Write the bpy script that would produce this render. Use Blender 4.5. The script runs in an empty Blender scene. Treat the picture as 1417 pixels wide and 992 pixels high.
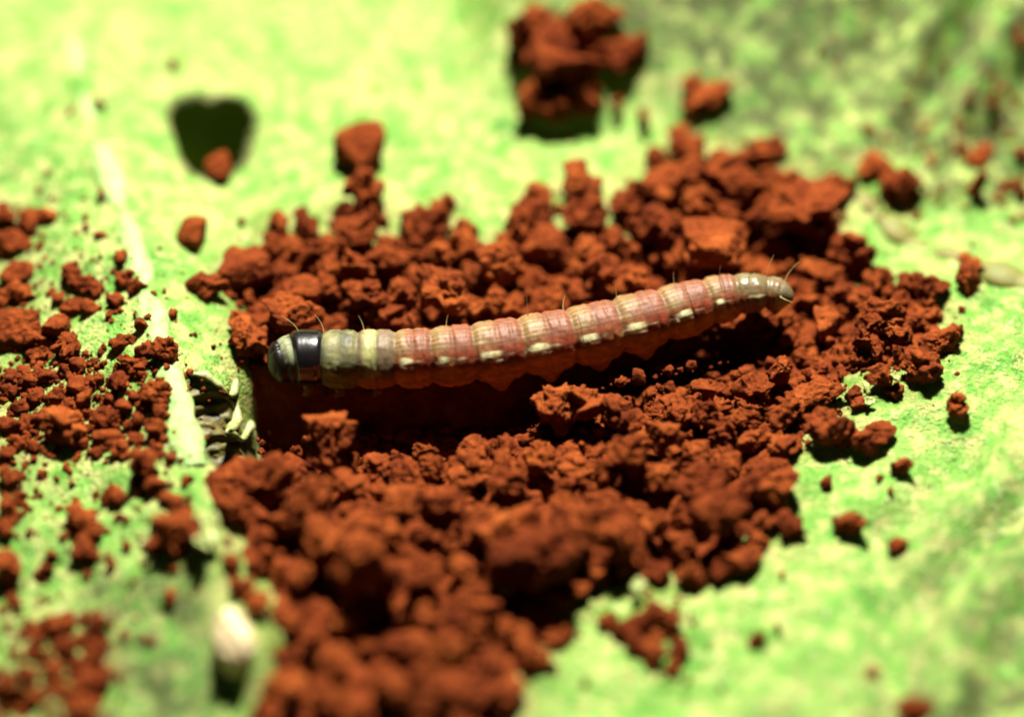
import bpy, math, random
import numpy as np
from mathutils import Vector, Matrix

random.seed(7)
RNG = np.random.default_rng(11)
sc = bpy.context.scene
sc.unit_settings.system = 'METRIC'
sc.unit_settings.scale_length = 0.002          # one unit = 2 mm: the caterpillar is about 14 mm long

# ------------------------------------------------------------------ camera
ELEV = math.radians(45.0)
DIST = 39.4
LENS = 100.0
U = 0.01                                        # units per photograph pixel in the focal plane
CW, CH = 1417.0, 992.0
FWD = np.array([0.0, math.cos(ELEV), -math.sin(ELEV)])
UPV = np.array([0.0, math.sin(ELEV), math.cos(ELEV)])
FOC = np.array([0.0, 0.0, 0.45])
CAM = FOC - DIST * FWD

cam_d = bpy.data.cameras.new('camera')
cam = bpy.data.objects.new('camera', cam_d)
sc.collection.objects.link(cam)
cam.location = CAM
cam.rotation_euler = (math.pi / 2 - ELEV, 0, 0)
cam_d.sensor_width = 36.0
cam_d.lens = LENS * 36.0 / 36.0 * (CW * U / DIST and 36.0 * DIST / (CW * U) / 100.0)
cam_d.clip_start = 0.1
cam_d.clip_end = 500.0
cam_d.dof.use_dof = True
cam_d.dof.focus_distance = DIST
APERTURE = 2.55                                  # diameter of the lens opening, scene units
cam_d.dof.aperture_fstop = cam_d.lens / 1000.0 / APERTURE
cam_d.dof.aperture_blades = 7
sc.camera = cam

# ------------------------------------------------------------------ flash lamp, dim surroundings, exposure
# a macro photograph lit by one small flash held behind the subject; almost no light comes from elsewhere
FLASH_EL = math.radians(64.0)
FLASH_AZ = math.radians(4.0)                    # from beyond the subject, a little to the right
FLASH_DIST = 46.0
world = bpy.data.worlds.new('World')
sc.world = world
world.use_nodes = True
wb = world.node_tree.nodes['Background']
wb.inputs['Color'].default_value = (0.80, 0.90, 1.0, 1)
wb.inputs['Strength'].default_value = 0.012

flash_d = bpy.data.lights.new('flash', 'AREA')
flash_d.shape = 'RECTANGLE'
flash_d.size = 6.0
flash_d.size_y = 3.2
flash_d.energy = 15.5 * math.pi * FLASH_DIST ** 2
flash_d.color = (1.0, 0.96, 0.85)
flash = bpy.data.objects.new('flash', flash_d)
sc.collection.objects.link(flash)
LDIR = Vector((math.sin(FLASH_AZ) * math.cos(FLASH_EL), math.cos(FLASH_AZ) * math.cos(FLASH_EL), math.sin(FLASH_EL)))
flash.rotation_euler = LDIR.to_track_quat('Z', 'Y').to_euler()
flash.location = LDIR * FLASH_DIST

vs = sc.view_settings
vs.view_transform = 'Standard'
vs.look = 'None'
vs.gamma = 1.0
vs.use_curve_mapping = False
vs.exposure = 0.5
sc.cycles.filter_width = 2.0
sc.cycles.max_bounces = 4
sc.cycles.diffuse_bounces = 1
sc.cycles.glossy_bounces = 1

# ------------------------------------------------------------------ numeric helpers
def ray(px, py):
    px = np.asarray(px, float); py = np.asarray(py, float)
    a = (px - CW / 2) * U / DIST
    b = -(py - CH / 2) * U / DIST
    return np.stack([a + 0 * b, FWD[1] + b * UPV[1] + 0 * a, FWD[2] + b * UPV[2] + 0 * a], -1)

def at(px, py, z):
    d = ray(px, py)
    t = (z - CAM[2]) / d[..., 2]
    return CAM + d * np.asarray(t)[..., None]

def to_px(x, y, z):
    p = np.stack([x, y, z], -1) - CAM
    dep = p @ FWD
    return CW / 2 + p[..., 0] / dep * DIST / U, CH / 2 - (p @ UPV) / dep * DIST / U

def h3(ix, iy, iz, s):
    n = (ix.astype(np.int64) * 374761393 + iy.astype(np.int64) * 668265263 + iz.astype(np.int64) * 2147483647 + s * 974634777) & 0xffffffff
    n = ((n ^ (n >> 13)) * 1274126177) & 0xffffffff
    n = ((n ^ (n >> 16)) * 2246822519) & 0xffffffff
    return ((n ^ (n >> 15)) & 0xffffff) / float(0xffffff)

def vnoise(p, s=0):
    i = np.floor(p); f = p - i
    f = f * f * f * (f * (f * 6 - 15) + 10)
    r = 0
    for dx in (0, 1):
        wx = f[..., 0] if dx else 1 - f[..., 0]
        for dy in (0, 1):
            wy = f[..., 1] if dy else 1 - f[..., 1]
            for dz in (0, 1):
                wz = f[..., 2] if dz else 1 - f[..., 2]
                r = r + wx * wy * wz * h3(i[..., 0] + dx, i[..., 1] + dy, i[..., 2] + dz, s)
    return r * 2 - 1

def fbm(p, o=4, s=0, g=0.5):
    r = 0; a = 1
    for k in range(o):
        r = r + a * vnoise(p * (2 ** k) + k * 17.3, s + k)
        a *= g
    return r

def vor(p, s=0):
    i = np.floor(p)
    best = np.full(p.shape[:-1], 9.0)
    for dx in (-1, 0, 1):
        for dy in (-1, 0, 1):
            for dz in (-1, 0, 1):
                c = i + np.array([dx, dy, dz])
                o = np.stack([h3(c[..., 0], c[..., 1], c[..., 2], s + 31 * k) for k in range(3)], -1)
                best = np.minimum(best, np.linalg.norm(c + o - p, axis=-1))
    return best

def sstep(a, b, x):
    t = np.clip((x - a) / (b - a), 0, 1)
    return t * t * (3 - 2 * t)

def poly_sdf(px, py, poly):
    """distance in pixels to a polygon, positive inside, and the nearest outline point"""
    P = np.stack([px, py], -1)
    inside = np.zeros(P.shape[:-1], bool)
    best = np.full(P.shape[:-1], 1e9)
    near = np.zeros(P.shape)
    n = len(poly)
    for k in range(n):
        a = np.array(poly[k], float); b = np.array(poly[(k + 1) % n], float)
        e = b - a
        t = np.clip(((P - a) @ e) / (e @ e), 0, 1)
        q = a + t[..., None] * e
        d = np.linalg.norm(P - q, axis=-1)
        m = d < best
        best = np.where(m, d, best)
        near[m] = q[m]
        c = ((a[1] > P[..., 1]) != (b[1] > P[..., 1]))
        with np.errstate(divide='ignore', invalid='ignore'):
            xi = (b[0] - a[0]) * (P[..., 1] - a[1]) / (b[1] - a[1]) + a[0]
        inside ^= c & (P[..., 0] < xi)
    return np.where(inside, best, -best), near

def line_dist(px, py, pts):
    P = np.stack([px, py], -1)
    best = np.full(P.shape[:-1], 1e9); side = np.zeros(P.shape[:-1])
    for k in range(len(pts) - 1):
        a = np.array(pts[k], float); b = np.array(pts[k + 1], float); e = b - a
        t = np.clip(((P - a) @ e) / (e @ e), 0, 1)
        q = a + t[..., None] * e
        d = np.linalg.norm(P - q, axis=-1)
        m = d < best
        best = np.where(m, d, best)
        side = np.where(m, np.sign(e[0] * (P[..., 1] - a[1]) - e[1] * (P[..., 0] - a[0])), side)
    return best, side

# ------------------------------------------------------------------ layout of the place
HEAP = [(268, 398), (280, 382), (312, 352), (345, 335), (366, 302), (436, 304), (470, 292), (540, 292), (560, 302),
        (600, 290), (640, 302), (668, 335), (690, 322), (706, 272), (760, 268), (800, 262), (850, 275), (885, 222), (940, 190),
        (1000, 196), (1060, 198), (1090, 222), (1172, 262), (1185, 325), (1215, 370), (1285, 385), (1310, 420), (1325, 460),
        (1300, 520), (1240, 548), (1190, 560), (1170, 598), (1110, 640), (1100, 690), (1100, 740), (1050, 760), (1030, 795),
        (960, 812), (860, 828), (800, 845), (790, 890), (740, 945), (735, 1000), (730, 1100), (350, 1100), (362, 940),
        (380, 905), (340, 845), (305, 800), (296, 740), (305, 655), (352, 640), (318, 598), (318, 520), (314, 460), (312, 425)]
LEFTP = [(0, 515), (60, 505), (118, 500), (150, 520), (235, 500), (240, 560), (228, 605), (200, 640), (150, 620), (112, 632), (60, 628), (0, 640)]
BOTL = [(28, 865), (70, 852), (150, 855), (152, 978), (90, 990), (-20, 1000), (-20, 930), (40, 925)]
HOLE_HEART = [(236, 150), (248, 138), (268, 133), (282, 134), (293, 141), (306, 136), (326, 135), (344, 143), (351, 158),
              (350, 180), (345, 205), (336, 226), (322, 240), (305, 247), (285, 246), (266, 238), (252, 218), (243, 192), (235, 170)]
HOLE_TORN = [(262, 516), (280, 521), (298, 532), (316, 548), (328, 562), (324, 582), (314, 594), (320, 602), (342, 612), (362, 630), (372, 648),
             (330, 650), (300, 645), (284, 622), (272, 590), (264, 556)]
MIDRIB = [(60, -60), (105, 90), (140, 230), (180, 340), (214, 470), (240, 560), (262, 640), (285, 745), (300, 860)]
CATX = [(370, 505, 24), (384, 502, 30), (398, 498, 33), (407, 495.5, 38.2), (430, 495.5, 39), (450, 496, 38.8), (475, 497, 39.5), (500, 497, 40), (560, 495, 38.5), (620, 491.5, 39.5), (690, 484, 41),
        (760, 472, 40.5), (820, 460, 40), (880, 445.5, 39.5), (940, 429, 37), (990, 414, 33), (1030, 406, 28.5), (1060, 404, 24), (1082, 408, 21), (1098, 414, 15)]

TRENCH = [(365, 562), (470, 572), (640, 566), (760, 528), (900, 496), (1010, 474)]
def trench(px, py):
    d, _ = line_dist(px, py, TRENCH)
    return np.exp(-(d / (42.0 - 17.0 * sstep(640, 800, px))) ** 4)

def ripple(px, py):
    """wrinkles of the blade"""
    w = sstep(1040, 1300, px) * sstep(330, 60, py)
    d = (px - 1180) * 0.62 + (py - 120) * 0.78
    r = w * 0.26 * np.sin(d / 17.0 + 1.6 * np.sin(px / 70.0))
    w2 = sstep(1150, 1330, px) * sstep(560, 700, py)
    d2 = px * 0.8 + py * 0.6
    r = r + w2 * 0.16 * np.sin(d2 / 21.0 + 1.1 * np.sin(py / 60.0))
    return r

def H_leaf(x, y):
    x = np.asarray(x, float); y = np.asarray(y, float)
    px, py = to_px(x, y, np.zeros_like(x))
    p = np.stack([x, y, 0 * x], -1)
    z = 0.13 * fbm(p * 0.55, 3, 3) + 0.05 * fbm(p * 2.1, 4, 8)
    d, s = line_dist(px, py, MIDRIB)
    ridge = np.where(s > 0, np.exp(-(d / 120.0) ** 2), np.exp(-(d / 90.0) ** 2))
    z = z + 0.42 * ridge * sstep(-100, 300, py) + 0.06 * np.exp(-(d / 17.0) ** 2)
    # hollow the larva lies in
    sd, _ = poly_sdf(px, py, HEAP)
    z = z - 0.35 * sstep(-10, 110, sd)
    z = z - 0.70 * trench(px, py)
    dh = np.hypot((px - 375) / 42.0, (py - 572) / 40.0)
    z = z - 0.7 * np.exp(-dh ** 2.2)
    # the blade curls up behind, right of a fold
    f = sstep(610, 790, px)
    z = z + f * 1.30 * np.clip((190 - py) / 100.0, 0, 5) ** 1.35 * (0.7 + 0.3 * sstep(1250, 950, px))
    z = z + 0.10 * np.exp(-((px - 690) / 26.0) ** 2) * sstep(260, 120, py)
    z = z + ripple(px, py)
    # gentle rise and sag left and right
    z = z + 0.35 * sstep(1050, 1500, px) * sstep(300, 520, py)
    z = z - 0.3 * sstep(790, 900, py) * sstep(380, 250, px) * sstep(60, 150, px)
    z = z + 0.35 * np.exp(-(((px - 360) / 30.0) ** 2 + ((py - 930) / 60.0) ** 2))
    for (vx) in VEINS:
        dv, _ = line_dist(px, py, vx)
        z = z + 0.05 * np.exp(-(dv / 11.0) ** 2)
    return z

VEINS = [[(1185, 262), (1225, 302), (1275, 335), (1325, 352), (1380, 385), (1440, 405)], [(1318, 350), (1365, 318), (1440, 272)],
         [(1402, 430), (1397, 520), (1392, 620), (1385, 700)]]

def bed_h(x, y):
    """height of the loose soil above the blade"""
    x = np.asarray(x, float); y = np.asarray(y, float)
    px, py = to_px(x, y, np.zeros_like(x))
    p = np.stack([x, y, 0 * x], -1)
    sd, _ = poly_sdf(px, py, HEAP)
    sd = sd + 14 * fbm(p * 1.3, 3, 21)
    m = sstep(14, 62, sd)
    h = -0.12 + m * (0.30 + 0.30 * sstep(620, 800, py) * sstep(20, 150, sd))
    lump = 0.55 - vor(p * 2.3, 5)
    lump2 = 0.5 - vor(p * 5.5, 6)
    h = h + m * ((0.30 + 0.25 * sstep(640, 720, py)) * lump + 0.12 * lump2 + 0.05 * fbm(p * 7.0, 3, 9))
    h = h - 0.40 * m * trench(px, py)
    df, _ = line_dist(px, py, [(c[0], c[1] + 24) for c in CATX if 400 < c[0] < 1075])
    h = h + m * 0.34 * np.exp(-(df / 26.0) ** 2)
    h = np.where((sd > 30) & (py > 440), np.maximum(h, 0.03 + 0.02 * lump2), h)
    return h

def H_top(x, y):
    b = bed_h(x, y)
    return H_leaf(x, y) + np.maximum(b, 0)

def drop(px, py, lift):
    """point on the sight line of a pixel that stands `lift` above the surface"""
    d = ray(px, py)
    t0, t1 = (6.0 - CAM[2]) / d[2], (-2.2 - CAM[2]) / d[2]
    ts = np.linspace(t0, t1, 140)
    P = CAM + ts[:, None] * d
    g = P[:, 2] - H_top(P[:, 0], P[:, 1]) - lift
    k = np.where(g <= 0)[0]
    k = k[0] if len(k) else len(ts) - 1
    k = max(k, 1)
    a = g[k - 1] / max(g[k - 1] - g[k], 1e-6)
    return P[k - 1] + a * (P[k] - P[k - 1])

# ------------------------------------------------------------------ materials
def mat(name):
    m = bpy.data.materials.new(name)
    m.use_nodes = True
    nt = m.node_tree
    nt.nodes.clear()
    out = nt.nodes.new('ShaderNodeOutputMaterial')
    b = nt.nodes.new('ShaderNodeBsdfPrincipled')
    nt.links.new(b.outputs[0], out.inputs['Surface'])
    return m, nt, b, out

def N(nt, kind, **kw):
    n = nt.nodes.new(kind)
    for k, v in kw.items():
        if hasattr(n, k):
            setattr(n, k, v)
        else:
            n.inputs[k.replace('_', ' ')].default_value = v
    return n

def ramp(nt, src, stops):
    r = nt.nodes.new('ShaderNodeValToRGB')
    el = r.color_ramp.elements
    while len(el) < len(stops):
        el.new(0.5)
    for e, (pos, col) in zip(el, stops):
        e.position = pos
        e.color = (*col, 1) if len(col) == 3 else col
    nt.links.new(src, r.inputs[0])
    return r

def mix(nt, fac, a, b, mode='MIX'):
    m = nt.nodes.new('ShaderNodeMix')
    m.data_type = 'RGBA'
    m.blend_type = mode
    for sock, v in ((m.inputs[0], fac), (m.inputs[6], a), (m.inputs[7], b)):
        if isinstance(v, bpy.types.NodeSocket):
            nt.links.new(v, sock)
        else:
            sock.default_value = v if not isinstance(v, tuple) else (*v, 1)
    return m.outputs[2]

def soil_material(name, tint=(1, 1, 1), per_object=True):
    m, nt, b, out = mat(name)
    tc = N(nt, 'ShaderNodeTexCoord')
    geo = N(nt, 'ShaderNodeNewGeometry')
    n1 = N(nt, 'ShaderNodeTexNoise', Scale=2.2, Detail=6.0, Roughness=0.65)
    n2 = N(nt, 'ShaderNodeTexNoise', Scale=14.0, Detail=5.0, Roughness=0.7)
    n3 = N(nt, 'ShaderNodeTexVoronoi', Scale=9.0)
    for n in (n1, n2, n3):
        nt.links.new(geo.outputs['Position'], n.inputs['Vector'])
    c = ramp(nt, n1.outputs['Fac'], [(0.30, (0.066, 0.0110, 0.0020)), (0.50, (0.122, 0.0230, 0.0038)), (0.66, (0.172, 0.0375, 0.0065)), (0.78, (0.225, 0.0620, 0.0130))])
    col = mix(nt, 0.55, c.outputs[0], ramp(nt, n2.outputs['Fac'], [(0.28, (0.30, 0.26, 0.24)), (0.5, (0.9, 0.9, 0.9)), (0.74, (1.5, 1.6, 1.7))]).outputs[0], 'MULTIPLY')
    if per_object:
        oi = N(nt, 'ShaderNodeObjectInfo')
        rr = ramp(nt, oi.outputs['Random'], [(0.0, (0.72, 0.64, 0.62)), (0.5, (1, 1, 1)), (1.0, (1.25, 1.36, 1.4))])
        col = mix(nt, 1.0, col, rr.outputs[0], 'MULTIPLY')
    col = mix(nt, 1.0, col, tint, 'MULTIPLY')
    nt.links.new(col, b.inputs['Base Color'])
    b.inputs['Roughness'].default_value = 0.85
    b.inputs['Specular IOR Level'].default_value = 0.06
    add = N(nt, 'ShaderNodeMath', operation='MULTIPLY_ADD')
    nt.links.new(n2.outputs['Fac'], add.inputs[0]); add.inputs[1].default_value = 0.8
    nt.links.new(n3.outputs['Distance'], add.inputs[2])
    bp = N(nt, 'ShaderNodeBump', Strength=0.8, Distance=0.07)
    nt.links.new(add.outputs[0], bp.inputs['Height'])
    nt.links.new(bp.outputs[0], b.inputs['Normal'])
    return m

M_SOIL = soil_material('red_soil')
M_FINE = soil_material('fine_red_soil', (0.9, 0.86, 0.84), False)

def leaf_material():
    m, nt, b, out = mat('leaf_blade')
    tc = N(nt, 'ShaderNodeTexCoord')
    co = tc.outputs['Object']
    big = N(nt, 'ShaderNodeTexNoise', Scale=1.0, Detail=4.0, Roughness=0.6, Distortion=0.6)
    med = N(nt, 'ShaderNodeTexNoise', Scale=3.6, Detail=5.0, Roughness=0.65)
    fin = N(nt, 'ShaderNodeTexNoise', Scale=17.0, Detail=4.0, Roughness=0.65)
    cel = N(nt, 'ShaderNodeTexVoronoi', Scale=11.0)
    cel.feature = 'DISTANCE_TO_EDGE'
    spk = N(nt, 'ShaderNodeTexNoise', Scale=8.0, Detail=3.0, Roughness=0.6)
    for n in (big, med, fin, cel, spk):
        nt.links.new(co, n.inputs['Vector'])
    base = ramp(nt, big.outputs['Fac'], [(0.30, (0.040, 0.150, 0.0090)), (0.46, (0.092, 0.245, 0.0260)), (0.62, (0.170, 0.290, 0.0520))])
    blot = ramp(nt, med.outputs['Fac'], [(0.45, (0, 0, 0)), (0.62, (1, 1, 1))])
    f1 = N(nt, 'ShaderNodeMath', operation='MULTIPLY'); nt.links.new(blot.outputs[0], f1.inputs[0]); f1.inputs[1].default_value = 0.75
    c1 = mix(nt, f1.outputs[0], base.outputs[0], (0.380, 0.355, 0.125))
    dk = ramp(nt, fin.outputs['Fac'], [(0.32, (0.36, 0.54, 0.30)), (0.52, (1, 1, 1)), (0.70, (1.35, 1.18, 1.35))])
    c2 = mix(nt, 0.85, c1, dk.outputs[0], 'MULTIPLY')
    sp = ramp(nt, spk.outputs['Fac'], [(0.60, (0, 0, 0)), (0.72, (1, 1, 1))])
    f2 = N(nt, 'ShaderNodeMath', operation='MULTIPLY'); nt.links.new(sp.outputs[0], f2.inputs[0]); f2.inputs[1].default_value = 0.7
    c3 = mix(nt, f2.outputs[0], c2, (0.42, 0.45, 0.22))
    # brown scorched rim where the blade was eaten
    at_ = N(nt, 'ShaderNodeAttribute'); at_.attribute_name = 'wear'
    c4 = mix(nt, at_.outputs['Fac'], c3, (0.040, 0.030, 0.006))
    # olive brown staining, with shade painted in where the blade tilts from the flash
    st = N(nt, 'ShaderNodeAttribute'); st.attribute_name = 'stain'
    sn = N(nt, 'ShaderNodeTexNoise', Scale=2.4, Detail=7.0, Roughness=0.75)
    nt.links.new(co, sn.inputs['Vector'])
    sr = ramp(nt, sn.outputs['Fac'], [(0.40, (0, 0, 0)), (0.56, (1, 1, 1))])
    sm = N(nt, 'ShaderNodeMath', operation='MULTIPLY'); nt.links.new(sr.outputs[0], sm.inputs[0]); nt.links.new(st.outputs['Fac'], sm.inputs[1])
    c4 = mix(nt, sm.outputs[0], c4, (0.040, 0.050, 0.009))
    du = N(nt, 'ShaderNodeAttribute'); du.attribute_name = 'dust'
    dm = N(nt, 'ShaderNodeMath', operation='MULTIPLY'); nt.links.new(sp.outputs[0], dm.inputs[0]); nt.links.new(du.outputs['Fac'], dm.inputs[1])
    dn = N(nt, 'ShaderNodeMath', operation='MULTIPLY_ADD'); nt.links.new(du.outputs['Fac'], dn.inputs[0]); dn.inputs[1].default_value = 0.35; nt.links.new(dm.outputs[0], dn.inputs[2])
    c4 = mix(nt, dn.outputs[0], c4, (0.13, 0.045, 0.012))
    nt.links.new(c4, b.inputs['Base Color'])
    b.inputs['Roughness'].default_value = 0.5
    b.inputs['Specular IOR Level'].default_value = 0.25
    hsum = N(nt, 'ShaderNodeMath', operation='MULTIPLY_ADD')
    nt.links.new(fin.outputs['Fac'], hsum.inputs[0]); hsum.inputs[1].default_value = 0.9
    cl = N(nt, 'ShaderNodeMath', operation='MINIMUM'); nt.links.new(cel.outputs['Distance'], cl.inputs[0]); cl.inputs[1].default_value = 0.25
    nt.links.new(cl.outputs[0], hsum.inputs[2])
    h2 = N(nt, 'ShaderNodeMath', operation='ADD'); nt.links.new(hsum.outputs[0], h2.inputs[0]); nt.links.new(spk.outputs['Fac'], h2.inputs[1])
    bp = N(nt, 'ShaderNodeBump', Strength=0.75, Distance=0.07)
    nt.links.new(h2.outputs[0], bp.inputs['Height'])
    nt.links.new(bp.outputs[0], b.inputs['Normal'])
    tr = N(nt, 'ShaderNodeBsdfTranslucent')
    tr.inputs['Color'].default_value = (0.16, 0.34, 0.03, 1)
    ms = N(nt, 'ShaderNodeMixShader'); ms.inputs[0].default_value = 0.16
    nt.links.new(b.outputs[0], ms.inputs[1]); nt.links.new(tr.outputs[0], ms.inputs[2])
    nt.links.new(ms.outputs[0], out.inputs['Surface'])
    return m
M_LEAF = leaf_material()

def simple(name, col, rough=0.5, spec=0.5, nscale=None, var=0.4, bump=0.0, col2=None):
    m, nt, b, out = mat(name)
    b.inputs['Roughness'].default_value = rough
    b.inputs['Specular IOR Level'].default_value = spec
    if nscale:
        tc = N(nt, 'ShaderNodeTexCoord')
        n = N(nt, 'ShaderNodeTexNoise', Scale=nscale, Detail=4.0, Roughness=0.6)
        nt.links.new(tc.outputs['Object'], n.inputs['Vector'])
        c2 = col2 or tuple(c * (1 - var) for c in col)
        r = ramp(nt, n.outputs['Fac'], [(0.32, c2), (0.68, col)])
        nt.links.new(r.outputs[0], b.inputs['Base Color'])
        if bump:
            bp = N(nt, 'ShaderNodeBump', Strength=bump, Distance=0.05)
            nt.links.new(n.outputs['Fac'], bp.inputs['Height'])
            nt.links.new(bp.outputs[0], b.inputs['Normal'])
    else:
        b.inputs['Base Color'].default_value = (*col, 1)
    return m

M_RIB = simple('leaf_rib', (0.27, 0.325, 0.125), 0.55, 0.25, 7.0, 0.3, 0.9, (0.095, 0.235, 0.042))
M_VEIN = simple('leaf_vein', (0.125, 0.105, 0.020), 0.65, 0.3, 3.0, 0.3, 0.6, (0.070, 0.085, 0.014))
M_RIM = simple('torn_leaf_rim', (0.2520, 0.2520, 0.0960), 0.5, 0.4, 7.0, 0.3, 0.4, (0.0960, 0.1320, 0.0300))
M_FIBRE = simple('withered_tissue', (0.11, 0.09, 0.018), 0.6, 0.3, 5.0, 0.5, 0.6, (0.0180, 0.0144, 0.0030))
M_PEBBLE = simple('pale_pebble', (0.62, 0.52, 0.33), 0.25, 0.5, 3.0, 0.3, 0.6, (0.36, 0.25, 0.12))
M_BIT = simple('leaf_bit', (0.2520, 0.3000, 0.0780), 0.5, 0.4, 7.0, 0.4, 0.4)
M_HAIR = simple('body_hair', (0.52, 0.40, 0.17), 0.35, 0.5)
M_GROUND = simple('dark_ground', (0.16, 0.14, 0.05), 0.95, 0.1, 0.8, 0.6, 0.5)

# ------------------------------------------------------------------ object helpers
def link(o, parent=None):
    sc.collection.objects.link(o)
    if parent:
        o.parent = parent
    return o

def mesh_from(name, V, F, mats=(), smooth=True):
    me = bpy.data.meshes.new(name)
    V = np.asarray(V, np.float32)
    F = np.asarray(F, np.int32)
    k = F.shape[1]
    me.vertices.add(len(V)); me.vertices.foreach_set('co', V.ravel())
    me.loops.add(F.size); me.loops.foreach_set('vertex_index', F.ravel())
    me.polygons.add(len(F))
    me.polygons.foreach_set('loop_start', np.arange(0, F.size, k, dtype=np.int32))
    me.polygons.foreach_set('loop_total', np.full(len(F), k, np.int32))
    if smooth:
        me.polygons.foreach_set('use_smooth', np.ones(len(F), bool))
    for m in mats:
        me.materials.append(m)
    me.update(calc_edges=True)
    return me

def obj(name, me, parent=None, label=None, cat=None, group=None, kind=None):
    o = bpy.data.objects.new(name, me)
    link(o, parent)
    for k, v in (('label', label), ('category', cat), ('group', group), ('kind', kind)):
        if v:
            o[k] = v
    return o

def ico(level):
    t = (1 + 5 ** 0.5) / 2
    V = [(-1, t, 0), (1, t, 0), (-1, -t, 0), (1, -t, 0), (0, -1, t), (0, 1, t), (0, -1, -t), (0, 1, -t), (t, 0, -1), (t, 0, 1), (-t, 0, -1), (-t, 0, 1)]
    F = [(0, 11, 5), (0, 5, 1), (0, 1, 7), (0, 7, 10), (0, 10, 11), (1, 5, 9), (5, 11, 4), (11, 10, 2), (10, 7, 6), (7, 1, 8),
         (3, 9, 4), (3, 4, 2), (3, 2, 6), (3, 6, 8), (3, 8, 9), (4, 9, 5), (2, 4, 11), (6, 2, 10), (8, 6, 7), (9, 8, 1)]
    V = [np.array(v) / np.linalg.norm(v) for v in V]
    for _ in range(level):
        cache = {}; G = []
        def mid(a, b):
            k = (min(a, b), max(a, b))
            if k not in cache:
                m = V[a] + V[b]
                V.append(m / np.linalg.norm(m)); cache[k] = len(V) - 1
            return cache[k]
        for a, b, c in F:
            x, y, z = mid(a, b), mid(b, c), mid(c, a)
            G += [(a, x, z), (b, y, x), (c, z, y), (x, y, z)]
        F = G
    return np.array(V), np.array(F, np.int32)
ICO = {k: ico(k) for k in (1, 2, 3, 4, 5)}

def clod_shape(level, kind, seed, rough=1.0):
    """an irregular soil aggregate about one unit in radius"""
    r0 = np.random.default_rng(seed)
    D, F = ICO[level]
    if kind == 'block':
        n = r0.normal(size=(9, 3)); n /= np.linalg.norm(n, axis=1)[:, None]
        h = r0.uniform(0.62, 1.0, 9)
        n = np.vstack([n, np.eye(3), -np.eye(3)]); h = np.concatenate([h, np.full(6, 1.0)])
        q = (D @ n.T) / h
        q = np.clip(q, 1e-3, None)
        r = 1.0 / (np.sum(q ** 14, axis=1) ** (1 / 14.0))
        amp = 0.45
    elif kind == 'lump':                         # a few worn blocks grown together
        P = []
        for k in range(5):
            c = r0.normal(size=3); c *= r0.uniform(0.05, 0.5) / np.linalg.norm(c)
            n = r0.normal(size=(12, 3)); n /= np.linalg.norm(n, axis=1)[:, None]
            h = r0.uniform(0.36, 0.66) * r0.uniform(0.8, 1.15, 12)
            den = D @ n.T; num = h + n @ c
            q = np.clip(den / np.maximum(num, 0.05), 0, None)
            ex = 1.0 / np.maximum(np.sum(q ** 10, axis=1) ** 0.1, 0.7)
            P.append(np.where(num.min() > 0, ex, 0.35))
        r = np.sum(np.array(P) ** 9, axis=0) ** (1 / 9.0)
        amp = 0.9
    else:                                        # crumb: many small angular aggregates stuck together
        P = []
        for k in range(11):
            c = r0.normal(size=3); c *= r0.uniform(0.15, 0.55) / np.linalg.norm(c)
            n = r0.normal(size=(11, 3)); n /= np.linalg.norm(n, axis=1)[:, None]
            h = r0.uniform(0.24, 0.52) * r0.uniform(0.8, 1.15, 11)
            den = D @ n.T; num = h + n @ c
            with np.errstate(divide='ignore', invalid='ignore'):
                t = num / den
            ex = np.where(den > 1e-4, t, 9).min(1); en = np.where(den < -1e-4, t, -9).max(1)
            P.append(np.where(ex > np.maximum(en, 0), np.minimum(ex, 1.2), 0.3))
        r = np.sum(np.array(P) ** 18, axis=0) ** (1 / 18.0)
        amp = 0.85
    r = r / np.percentile(r, 80)
    for k in range(int(r0.integers(2, 6))):      # pits
        p = r0.normal(size=3); p /= np.linalg.norm(p)
        w = r0.uniform(0.14, 0.34); dp = r0.uniform(0.15, 0.42) * amp
        r = r - dp * np.exp(-((1 - D @ p) / (w * w)) ** 2)
    V = D * r[:, None]
    rid = 1 - np.abs(fbm(V * 2.6 + seed, 3, seed + 7)) * 1.6
    disp = 0.13 * (0.45 - vor(V * 2.2 + seed, seed)) + 0.085 * (0.45 - vor(V * 5.2 + seed, seed + 1)) + 0.06 * fbm(V * 6.0 + seed, 3, seed + 2) - 0.16 * np.clip(rid - 0.55, 0, 1)
    if level >= 4:
        disp = disp + 0.04 * (0.45 - vor(V * 10.0 + seed, seed + 3))
    V = V + D * (disp * amp * rough)[:, None]
    V = V / np.percentile(np.abs(V).max(axis=1), 97)
    return V, F

# ------------------------------------------------------------------ ground far below the leaf
g = 40.0
nx = 60
xs = np.linspace(-g, g, nx)
X, Y = np.meshgrid(xs, xs + 4)
Z = -3.6 + 0.25 * fbm(np.stack([X, Y, 0 * X], -1) * 0.5, 3, 77)
idx = np.arange(nx * nx).reshape(nx, nx)
Fq = np.stack([idx[:-1, :-1], idx[:-1, 1:], idx[1:, 1:], idx[1:, :-1]], -1).reshape(-1, 4)
obj('ground', mesh_from('ground', np.stack([X, Y, Z], -1).reshape(-1, 3), Fq, [M_GROUND]), kind='structure')

# ------------------------------------------------------------------ leaf
leaf = bpy.data.objects.new('leaf', None)
link(leaf)
leaf['label'] = 'large pale green leaf under the caterpillar, eaten through and strewn with soil'
leaf['category'] = 'leaf'

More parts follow.
